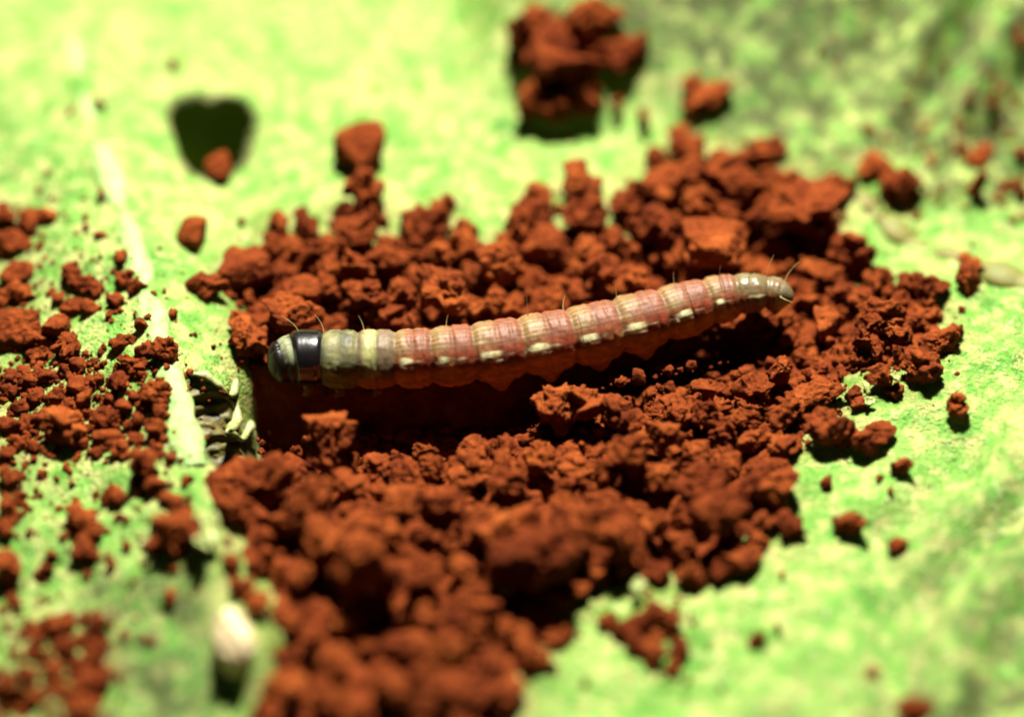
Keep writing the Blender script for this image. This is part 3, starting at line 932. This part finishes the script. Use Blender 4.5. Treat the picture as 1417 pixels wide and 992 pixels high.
def words(px, py, w, h, kind):
    size = 'very big' if w >= 85 else 'big' if w >= 58 else 'middle-sized' if w >= 42 else 'smallish' if w >= 30 else 'small'
    asp = 'flat ' if w / h >= 1.5 else 'upright ' if w / h <= 0.85 else ''
    ph, gr = zone(px, py)
    ax = float(np.interp(px, [c[0] for c in CATX], [c[1] for c in CATX]))
    near = ''
    if 'back' in gr or 'belly' in gr:
        k = ('head' if px < 470 else 'front rings' if px < 640 else 'middle rings' if px < 830 else 'rear rings')
        d = abs(py - ax)
        side = 'sunlit back' if 'back' in gr else 'shaded belly'
        how = 'close against' if d < 75 else ('off' if d < 130 else 'far off')
        ph = f"{how} the caterpillar's {k}, {side} side"
    elif 'midrib' in gr:
        d, _ = line_dist(np.array([px]), np.array([py]), MIDRIB); d = float(d[0])
        how = 'close to' if d < 50 else 'away from' if d < 120 else 'far from'
        by = ('level with the heart-shaped hole' if py < 350 else 'short of the torn hole' if py < 505 else 'beside the torn hole' if py < 650 else "past the torn hole")
        ph = f'{how} the midrib, {by}'
    elif 'tail' in gr:
        ph = ("touching the caterpillar's tail end" if math.hypot(px - 1075, (py - 415) * 1.3) < 75 else
              'at the heap edge by the tail' if px > 1235 else "in the heap past the caterpillar's tail")
        ph += ', sunward' if py < 400 else ', shaded side' if py > 455 else ''
    elif 'deep' in gr:
        d, _ = poly_sdf(np.array([px]), np.array([py]), HEAP); d = float(d[0])
        ph = ('at the torn hole end' if px < 470 and py < 800 else 'at the pebble end' if py > 830 else 'at the bare leaf end' if px > 860 else 'in the middle') + ' of the deep heap'
        ph += ', on its rim' if d < 45 else ''
    return f'{size} {asp}{WORD[kind]} soil clod {ph}', gr

def clod_pose(px, py, w, h, lift):
    a = w * U * 0.52; c = h * U * 0.56
    b = 0.5 * (a + c) * random.uniform(0.9, 1.1)
    sd, _ = poly_sdf(np.array([px]), np.array([py]), HEAP)
    if sd[0] > 25 and w > 24:                    # piled on its neighbours
        lf = c * random.uniform(0.5, 1.55 if sd[0] > 60 else 0.85)
        if lift is not None:
            lf = lift if lift > 0.7 else max(lf, min(lift * 1.3, c * (1.3 if sd[0] > 60 else 0.85)))
    else:
        lf = min(c * 0.55 if lift is None else lift, c * 0.75)
    p = drop(px, py, lf)
    s_ = np.dot(p - CAM, FWD) / DIST
    rz = random.choice([0, math.pi]) + random.uniform(-0.35, 0.35)
    return p, (a * s_, b * s_, c * s_), (random.uniform(-0.25, 0.25), random.uniform(-0.25, 0.25), rz)

def clod(px, py, w, h, kind='crumb', lift=None, label=None, level=None):
    lv = level or (4 if w >= 26 else 3)
    me = proto(kind, lv, random.randrange(7 if lv == 4 else 5))
    p, s_, r_ = clod_pose(px, py, w, h, lift)
    o = bpy.data.objects.new('soil_clod', me)
    link(o)
    o.location, o.scale, o.rotation_euler = p, s_, r_
    lb, gr = words(px, py, w, h, kind)
    lb = lb.replace('soil clod', 'clod') if len(lb.split()) > 16 else lb
    o['label'] = label or lb
    o['category'] = 'soil clod'
    if not label:
        o['group'] = gr
    return o

C, L_, B_ = 'crumb', 'lump', 'block'
CLODS = [
 # across the midrib, at the left
 (14, 332, 54, 36, L_), (42, 305, 42, 30, C), (62, 299, 36, 26, B_), (8, 300, 34, 32, C), (18, 374, 56, 40, L_), (30, 405, 36, 26, C), (6, 412, 34, 30, C),
 (18, 452, 84, 50, B_), (50, 470, 46, 40, L_), (82, 455, 42, 36, B_), (96, 482, 50, 40, C), (110, 505, 24, 24, L_), (92, 511, 20, 16, L_), (55, 492, 36, 26, C),
 (96, 376, 46, 40, L_), (112, 390, 36, 26, C), (132, 400, 40, 22, C), (160, 416, 28, 26, L_), (166, 356, 26, 26, C), (172, 386, 32, 26, C), (188, 396, 28, 26, C), (100, 427, 38, 20, C), (124, 425, 28, 18, B_),
 (80, 412, 20, 14, C), (150, 436, 12, 10, L_), (140, 327, 22, 12, C), (119, 315, 11, 13, B_), (141, 270, 11, 18, B_),
 (238, 434, 18, 18, C), (196, 452, 20, 26, C), (204, 440, 12, 14, C), (165, 476, 28, 28, C), (180, 468, 22, 18, C), (226, 485, 34, 34, C), (200, 482, 28, 24, C), (186, 506, 40, 26, C), (172, 500, 22, 20, L_),
 (166, 533, 34, 36, L_), (154, 552, 18, 20, L_), (216, 546, 40, 34, C), (224, 568, 28, 30, C), (200, 560, 24, 22, C), (130, 528, 26, 24, L_), (117, 553, 26, 32, L_), (105, 535, 26, 22, B_), (220, 530, 16, 14, L_),
 (84, 593, 72, 54, C), (60, 575, 30, 26, C), (38, 585, 34, 24, C), (14, 588, 36, 24, B_), (30, 560, 30, 24, C), (12, 545, 30, 26, L_), (50, 545, 30, 22, C), (75, 548, 28, 24, C), (92, 560, 26, 20, L_),
 (40, 525, 32, 22, C), (66, 522, 28, 20, C), (14, 520, 26, 20, C), (25, 610, 32, 24, C), (45, 620, 26, 20, L_), (10, 628, 24, 22, C), (110, 612, 24, 26, C),
 (145, 574, 52, 34, L_), (150, 602, 42, 20, B_), (165, 622, 32, 28, C), (135, 625, 22, 18, C), (190, 580, 30, 34, L_), (215, 596, 28, 28, C), (172, 562, 26, 22, B_),
 (202, 642, 42, 62, L_, 0.36), (235, 634, 17, 18, C), (258, 665, 20, 18, C), (215, 672, 34, 24, C), (160, 690, 38, 28, L_), (245, 692, 34, 18, C), (228, 690, 28, 24, L_),
 (238, 730, 76, 62, L_, 0.4), (272, 745, 36, 40, C, 0.3), (215, 755, 30, 26, C), (115, 718, 48, 34, C), (100, 725, 28, 22, L_), (128, 735, 30, 22, C), (118, 755, 34, 30, C), (128, 768, 26, 22, L_), (108, 768, 24, 26, C),
 (14, 662, 30, 30, C), (8, 700, 30, 34, C), (24, 690, 22, 24, C), (10, 735, 30, 36, L_), (22, 715, 20, 16, C), (42, 738, 13, 14, L_), (10, 788, 38, 50, B_), (60, 788, 26, 28, L_), (72, 770, 18, 20, C), (22, 832, 26, 22, L_), (155, 781, 15, 14, L_), (176, 756, 14, 14, L_), (100, 668, 12, 12, L_),
 (234, 829, 26, 26, L_),
 (72, 868, 32, 30, L_), (92, 862, 26, 26, C), (52, 885, 28, 28, C), (65, 905, 28, 24, L_), (90, 895, 30, 30, C), (134, 866, 28, 40, C), (130, 900, 34, 34, C), (105, 920, 28, 28, C), (70, 930, 36, 30, C), (125, 945, 50, 36, L_), (92, 958, 36, 28, C),
 (14, 952, 44, 34, L_), (34, 930, 24, 26, L_), (110, 978, 40, 26, C), (50, 968, 30, 24, C),
 # by the heart-shaped hole and on the far blade
 (305, 238, 34, 34, B_, 0.16), (238, 90, 20, 26, L_), (138, 141, 18, 18, L_), (97, 155, 12, 12, C), (518, 124, 13, 13, C), (577, 125, 13, 13, C), (262, 325, 38, 40, B_), (335, 306, 12, 15, C), (118, 300, 9, 10, C),
 # separate clump beside the fold
 (738, 38, 70, 62, C), (772, 84, 110, 88, L_, 0.3), (765, 146, 94, 76, L_, 0.28), (806, 120, 66, 70, C), (826, 28, 78, 56, L_, 0.3), (868, 74, 54, 60, L_), (822, 70, 60, 50, C), (790, 48, 60, 52, C), (725, 160, 24, 24, L_), (855, 146, 18, 42, C), (890, 168, 16, 44, C), (714, 85, 26, 30, C),
 # wrinkled blade past the tail
 (1215, 232, 54, 44, C), (1250, 262, 62, 52, L_), (1230, 262, 46, 44, C), (1350, 222, 34, 28, C), (1362, 210, 30, 26, L_), (1352, 262, 26, 50, L_), (1330, 205, 20, 16, C), (1374, 140, 15, 46, C), (1412, 55, 22, 30, C), (1412, 212, 28, 26, L_), (1412, 265, 28, 50, L_), (1200, 178, 20, 12, C), (1280, 180, 20, 14, C), (1310, 92, 14, 12, C),
 # along the back
 (500, 214, 66, 60, B_, 0.42), (503, 262, 56, 64, C, 0.3), (512, 296, 50, 40, C), (480, 296, 34, 30, L_), (492, 322, 56, 36, C),
 (345, 371, 76, 52, B_, 0.3), (290, 396, 50, 36, C), (268, 392, 24, 26, C), (388, 308, 36, 34, C), (425, 315, 40, 42, C), (375, 330, 30, 26, C), (410, 340, 50, 34, L_), (440, 345, 38, 30, C), (378, 348, 40, 30, L_),
 (398, 428, 92, 62, L_, 0.3), (420, 408, 60, 44, B_), (330, 445, 36, 30, C), (345, 470, 60, 50, C), (325, 470, 26, 30, C), (370, 455, 40, 26, C), (455, 372, 54, 44, C), (488, 372, 62, 52, C), (465, 342, 50, 28, L_), (456, 400, 44, 34, C),
 (505, 408, 56, 40, C), (530, 432, 84, 44, C), (480, 432, 50, 28, C), (560, 405, 50, 44, C), (540, 360, 60, 44, L_), (575, 385, 50, 36, C), (470, 448, 40, 20, C), (565, 445, 50, 26, C),
 (588, 315, 62, 56, C), (622, 276, 26, 32, L_, 0.25), (607, 300, 36, 36, C), (644, 340, 46, 62, C), (640, 312, 26, 30, C), (610, 355, 44, 36, C), (580, 345, 40, 30, C),
 (612, 402, 72, 60, C, 0.3), (690, 375, 78, 66, L_, 0.32), (655, 385, 46, 48, B_), (660, 425, 44, 34, C), (694, 420, 60, 44, C), (630, 435, 36, 26, C), (755, 412, 50, 30, L_), (715, 415, 30, 30, C), (725, 432, 40, 18, C),
 (735, 300, 56, 46, C, 0.3), (742, 272, 46, 36, C), (760, 330, 96, 40, L_, 0.3), (718, 318, 40, 46, C), (700, 345, 40, 30, C), (806, 262, 66, 58, C, 0.42), (808, 300, 60, 44, C), (780, 355, 40, 46, L_), (840, 380, 62, 50, L_, 0.3), (798, 378, 34, 40, L_), (815, 348, 50, 34, C),
 (866, 285, 40, 44, C), (850, 330, 44, 30, C), (880, 320, 34, 40, C), (800, 405, 50, 24, C), (780, 395, 34, 20, C), (880, 385, 40, 30, C),
 (915, 312, 66, 62, C, 0.35), (930, 352, 60, 40, C), (905, 215, 48, 44, L_, 0.3), (935, 250, 76, 62, L_, 0.3), (950, 205, 60, 46, C), (985, 130, 78, 44, L_), (962, 118, 40, 28, C), (1005, 232, 70, 58, C, 0.3), (1045, 215, 50, 40, C), (975, 285, 56, 46, C), (1030, 262, 66, 50, L_, 0.3), (1068, 205, 44, 30, C), (892, 262, 40, 36, C),
 (1050, 300, 38, 38, L_), (1000, 300, 50, 36, C), (1085, 260, 50, 44, C), (1075, 340, 46, 40, C), (1060, 375, 50, 26, C), (1010, 365, 40, 20, C),
 # around the tail
 (1128, 300, 124, 96, L_, 0.5), (1160, 262, 50, 50, C, 0.4), (1108, 262, 44, 40, L_), (1175, 352, 76, 64, C, 0.35), (1132, 372, 60, 28, C), (1112, 408, 46, 48, C), (1170, 402, 46, 34, L_), (1150, 385, 36, 30, C), (1190, 412, 44, 26, C), (1227, 383, 32, 42, L_), (1208, 395, 26, 34, C),
 (1262, 392, 44, 32, C), (1290, 398, 46, 50, L_), (1285, 428, 40, 30, C), (1336, 380, 48, 56, L_, 0.34), (1345, 368, 34, 32, C), (1146, 446, 42, 38, B_), (1218, 442, 62, 52, C), (1192, 470, 32, 40, C), (1240, 460, 44, 38, C), (1265, 445, 46, 36, L_), (1300, 476, 52, 46, L_), (1326, 460, 26, 32, L_), (1272, 508, 66, 48, C, 0.28), (1250, 490, 36, 30, C), (1220, 525, 36, 36, L_), (1240, 540, 28, 24, C), (1180, 545, 24, 24, C), (1190, 560, 28, 16, C), (1160, 430, 36, 26, C), (1210, 480, 40, 30, C),
 (1048, 440, 40, 26, C), (1075, 448, 34, 28, C), (1026, 446, 28, 24, L_), (1004, 450, 22, 22, L_), (1095, 440, 24, 24, C), (938, 476, 26, 28, B_), (975, 484, 42, 12, C), (1090, 468, 26, 20, C), (1060, 460, 30, 18, C), (1105, 490, 24, 18, C),
 # along the belly
 (450, 592, 74, 54, L_, 0.72), (455, 622, 64, 46, C, 0.6), (438, 612, 34, 18, L_), (465, 604, 26, 20, L_), (507, 612, 40, 38, C), (485, 640, 36, 26, C), (570, 607, 46, 26, L_), (540, 616, 36, 24, C), (612, 617, 52, 32, C), (585, 625, 40, 22, C), (660, 620, 56, 24, C), (697, 618, 32, 26, L_), (724, 609, 22, 15, L_), (683, 598, 15, 15, L_), (706, 572, 13, 10, L_),
 (520, 645, 50, 26, C), (560, 652, 56, 26, C), (600, 645, 40, 24, C), (655, 650, 76, 38, C), (700, 650, 46, 40, C), (480, 668, 60, 30, C), (525, 680, 30, 26, L_), (700, 668, 50, 36, C), (745, 640, 40, 40, C), (640, 640, 40, 22, L_),
 (768, 565, 56, 56, C, 0.3), (808, 560, 62, 50, C, 0.3), (848, 572, 60, 44, C, 0.28), (878, 590, 40, 40, L_), (915, 600, 58, 48, L_, 0.3), (970, 538, 34, 34, B_, 0.3), (960, 558, 26, 30, C), (945, 572, 60, 40, C), (905, 578, 34, 26, C), (975, 575, 34, 40, C), (1045, 545, 62, 52, L_, 0.3), (1034, 515, 34, 20, C), (1010, 540, 30, 24, C), (1084, 507, 46, 46, L_, 0.28), (1110, 495, 24, 16, C),
 (1138, 542, 78, 32, L_, 0.3), (1082, 575, 36, 42, L_), (1140, 584, 78, 56, L_, 0.36), (1005, 600, 52, 44, C), (1045, 608, 56, 44, L_), (1030, 582, 40, 30, C), (990, 585, 30, 30, C), (1080, 615, 60, 34, C), (1010, 640, 50, 30, C), (1095, 560, 36, 34, C),
 (866, 630, 52, 50, C, 0.25), (885, 612, 40, 30, C), (930, 625, 40, 34, C), (905, 655, 60, 36, L_), (790, 668, 32, 24, L_), (762, 632, 54, 32, C), (800, 645, 60, 26, C), (840, 655, 40, 40, C), (970, 622, 34, 26, B_),
 # deep heap
 (345, 672, 120, 78, L_, 0.62), (425, 680, 68, 76, L_, 0.5), (385, 668, 60, 46, C, 0.5), (445, 700, 36, 46, L_, 0.35), (400, 720, 50, 50, C, 0.2), (320, 705, 50, 50, C, 0.45),
 (965, 656, 84, 60, L_, 0.36), (935, 640, 36, 30, C), (1030, 682, 54, 38, L_), (1075, 672, 62, 62, L_, 0.36), (1080, 645, 48, 28, L_), (1065, 724, 46, 36, L_), (1095, 728, 40, 36, C), (995, 715, 96, 62, L_, 0.36), (950, 720, 40, 44, C), (903, 722, 46, 46, L_), (1020, 768, 64, 42, L_), (965, 788, 66, 44, L_), (1000, 790, 40, 36, C), (906, 790, 42, 38, L_), (935, 760, 60, 50, C), (870, 770, 40, 50, C), (1045, 745, 40, 30, C),
 (560, 690, 56, 32, B_), (615, 700, 60, 56, C), (595, 690, 40, 36, C), (505, 725, 60, 24, L_, 0.35), (675, 722, 78, 56, L_, 0.4), (780, 692, 42, 34, L_, 0.4), (755, 765, 134, 128, L_, 0.55), (845, 740, 92, 66, L_, 0.48), (715, 735, 70, 60, L_, 0.4), (800, 730, 70, 60, C, 0.42), (820, 790, 46, 40, C, 0.2), (700, 780, 60, 60, L_, 0.4), (780, 820, 70, 40, L_, 0.25),
 (500, 760, 116, 90, L_, 0.55), (450, 750, 70, 70, C, 0.45), (540, 790, 60, 60, L_, 0.4), (416, 795, 34, 54, L_, 0.3), (582, 738, 44, 34, L_, 0.35), (580, 785, 60, 44, L_, 0.4), (635, 780, 60, 40, L_, 0.4), (625, 752, 30, 30, C, 0.3), (655, 750, 36, 40, C, 0.3), (540, 735, 50, 36, C, 0.35),
 (548, 852, 36, 34, L_), (595, 855, 52, 40, L_), (660, 832, 54, 42, L_), (640, 862, 40, 36, L_), (690, 862, 36, 36, L_), (720, 880, 40, 36, L_), (362, 838, 46, 42, L_, 0.35), (322, 780, 26, 32, L_), (362, 784, 40, 32, L_), (335, 812, 40, 34, C), (390, 850, 36, 30, L_), (430, 878, 46, 34, L_), (395, 905, 44, 34, L_), (405, 862, 40, 40, C), (500, 890, 70, 50, C), (560, 892, 66, 46, L_), (620, 905, 66, 56, L_), (680, 915, 70, 56, L_), (470, 920, 60, 46, L_), (540, 950, 80, 60, L_), (620, 965, 80, 56, L_), (700, 965, 70, 56, L_), (400, 955, 70, 50, L_), (455, 970, 56, 46, C), (740, 910, 56, 44, C), (770, 880, 50, 34, L_), (375, 985, 60, 40, C), (660, 880, 40, 36, C), (590, 930, 50, 40, C), (480, 860, 40, 36, C), (760, 860, 50, 34, C),
 # alone on bare leaf
 (1207, 602, 62, 42, L_, 0.36), (1172, 607, 36, 26, L_, 0.25), (1181, 722, 50, 44, L_, 0.4), (1240, 756, 28, 30, L_, 0.28), (1251, 643, 32, 34, L_, 0.28), (1141, 669, 23, 24, L_), (1327, 561, 36, 36, C, 0.3), (1217, 662, 12, 12, C), (1232, 680, 10, 16, C), (1312, 475, 8, 8, C), (1082, 795, 10, 13, C),
 (1045, 882, 29, 34, L_), (1076, 868, 12, 26, C), (1205, 930, 26, 12, C), (1270, 985, 60, 40, L_),
 (843, 857, 32, 24, C), (885, 862, 40, 40, L_), (905, 845, 40, 30, C), (930, 862, 40, 36, L_), (880, 890, 36, 30, C), (905, 905, 40, 34, C), (908, 880, 38, 32, L_), (860, 868, 30, 26, C), (935, 895, 34, 44, L_), (932, 925, 28, 28, C), (810, 945, 14, 14, C),
]
CLODS.sort(key=lambda t: -t[2] * t[3])
for t in CLODS[:298]:
    clod(*t)
clod(985, 336, 118, 66, 'block', 0.34, "big smooth flat-faced orange brown clod resting above the caterpillar's tail", 5)
REF = {'clods of the deep heap': ('pale pebble', (322, 890)), "clods along the caterpillar's back": ("head", (385, 500)),
       "clods along the caterpillar's belly": ("head", (385, 500)), "clods around the caterpillar's tail": ("tail", (1090, 415)),
       'clods across the midrib': ('torn hole', (295, 575)), 'clump beside the leaf fold': ('heart-shaped hole', (295, 190)), 'clods on the wrinkled leaf': ("tail", (1090, 415)),
       'clods beside the pale pebble': ('pale pebble', (322, 890)), 'clods at the foot of the heap': ('pale pebble', (322, 890)), 'lone clods on bare leaf': ("tail", (1090, 415)),
       'clods by the heart-shaped hole': ('heart-shaped hole', (295, 190))}
import re
def count(t):
    return len(re.findall(r"[A-Za-z]+", t))
SAME = {}
for o in [o for o in sc.objects if o.name.startswith('soil_clod')]:
    lb = o['label']
    for a, b in ((', on its rim', ''), ('soil clod', 'clod'), (' the deep heap', ' the heap'), (' side', '')):
        if count(lb) > 12:
            lb = lb.replace(a, b)
    if 'group' in o:
        SAME.setdefault(lb, []).append(o)
for lb, os_ in SAME.items():
    n = len(os_)
    what, q = REF[os_[0]['group']]
    q = drop(q[0], q[1], 0.2)
    os_.sort(key=lambda o: np.linalg.norm(np.array(o.location) - q))
    for k, o in enumerate(os_):
        new = lb
        if 1 < n <= 9:
            word = 'nearest' if k == 0 else 'farthest from' if k == n - 1 else ['', 'second from', 'third from', 'fourth from', 'fifth from', 'sixth from', 'seventh from', 'eighth from'][k]
            new = f'{lb}, {word} the {what}'
        for a, b in (('soil clod', 'clod'), (' of the deep heap', ' of the heap'), (' side,', ','), (' of the heap', ''), ('middle-sized', 'medium'), ('in the heap past', 'past'), ('crumbly ', ''), ('rounded ', '')):
            if count(new) > 16:
                new = new.replace(a, b)
        o['label'] = new
SMALL = []                                       # too many to keep apart: the smallest go with the loose soil
for t in CLODS[298:]:
    V, F = clod_shape(2, t[4], 900 + len(SMALL) % 6)
    p, s_, r_ = clod_pose(t[0], t[1], t[2], t[3], None)
    SMALL.append((V * np.array(s_) @ np.array(Matrix.Rotation(r_[2], 3, 'Z')).T + p, F))
loose_soil(SMALL)

# ------------------------------------------------------------------ pale pebble and bits of leaf
V, F = ICO[4]; V = V * (1 + 0.14 * fbm(V * 1.3 + 3.3, 4, 42))[:, None]
o = obj('pebble', mesh_from('pebble', V, F, [M_PEBBLE]), label='glossy cream pebble lying in the leaf fold at the edge of the soil heap', cat='pebble')
o.location = drop(322, 890, 0.16); o.scale = (0.27, 0.46, 0.40); o.rotation_euler = (0.3, 0.1, 0.30)

def leaf_bit(px, py, w, h, rz, label, seed, lift=0.12):
    n = 9
    uu, vv = np.meshgrid(np.linspace(-1, 1, n), np.linspace(-1, 1, n))
    rr = np.maximum(abs(uu), abs(vv)); ang = np.arctan2(vv, uu)
    k = rr * (0.75 + 0.3 * vnoise(np.stack([np.cos(ang) * 1.7, np.sin(ang) * 1.7, 0 * ang + seed], -1), seed))
    x = np.cos(ang) * k * w * U * 0.5; y = np.sin(ang) * k * h * U * 0.7
    z = 0.25 * w * U * (uu ** 2) + 0.05 * vnoise(np.stack([x * 9, y * 9, 0 * x], -1), seed)
    i = np.arange(n * n).reshape(n, n)
    Fq = np.stack([i[:-1, :-1], i[:-1, 1:], i[1:, 1:], i[1:, :-1]], -1).reshape(-1, 4)
    o = obj('leaf_fragment', mesh_from('leaf_fragment', np.stack([x, y, z], -1).reshape(-1, 3), Fq, [M_BIT]), label=label, cat='leaf bit')
    md = o.modifiers.new('thickness', 'SOLIDIFY'); md.thickness = 0.025
    o.location = drop(px, py, lift); o.rotation_euler = (0.3, 0.2, rz)
leaf_bit(1240, 520, 14, 14, 0.8, "yellow green leaf crumb beside the small clod near the caterpillar's tail heap edge", 1, 0.3)
leaf_bit(1202, 556, 16, 12, 0.2, 'yellow green leaf crumb at the edge of the soil heap on bare leaf', 2)
leaf_bit(1198, 535, 8, 22, 0.2, 'thin upright straw-coloured sliver between clods at the heap edge', 3, 0.2)
leaf_bit(290, 727, 28, 36, 0.3, 'pale cream shred of leaf beside the big rounded clod at the midrib end', 4, 0.3)
leaf_bit(278, 752, 18, 20, 1.2, 'small pale leaf shred below the cream shred at the midrib end', 5, 0.3)
leaf_bit(693, 806, 30, 32, 0.5, 'yellow green leaf scrap wedged beside the biggest clod of the deep heap', 6, 0.35)
leaf_bit(882, 813, 26, 20, 0.9, 'green leaf scrap poking out at the edge of the deep heap', 7, 0.2)
leaf_bit(1072, 388, 9, 9, 0.4, "tiny yellow scrap behind the caterpillar's tail", 8, 0.4)
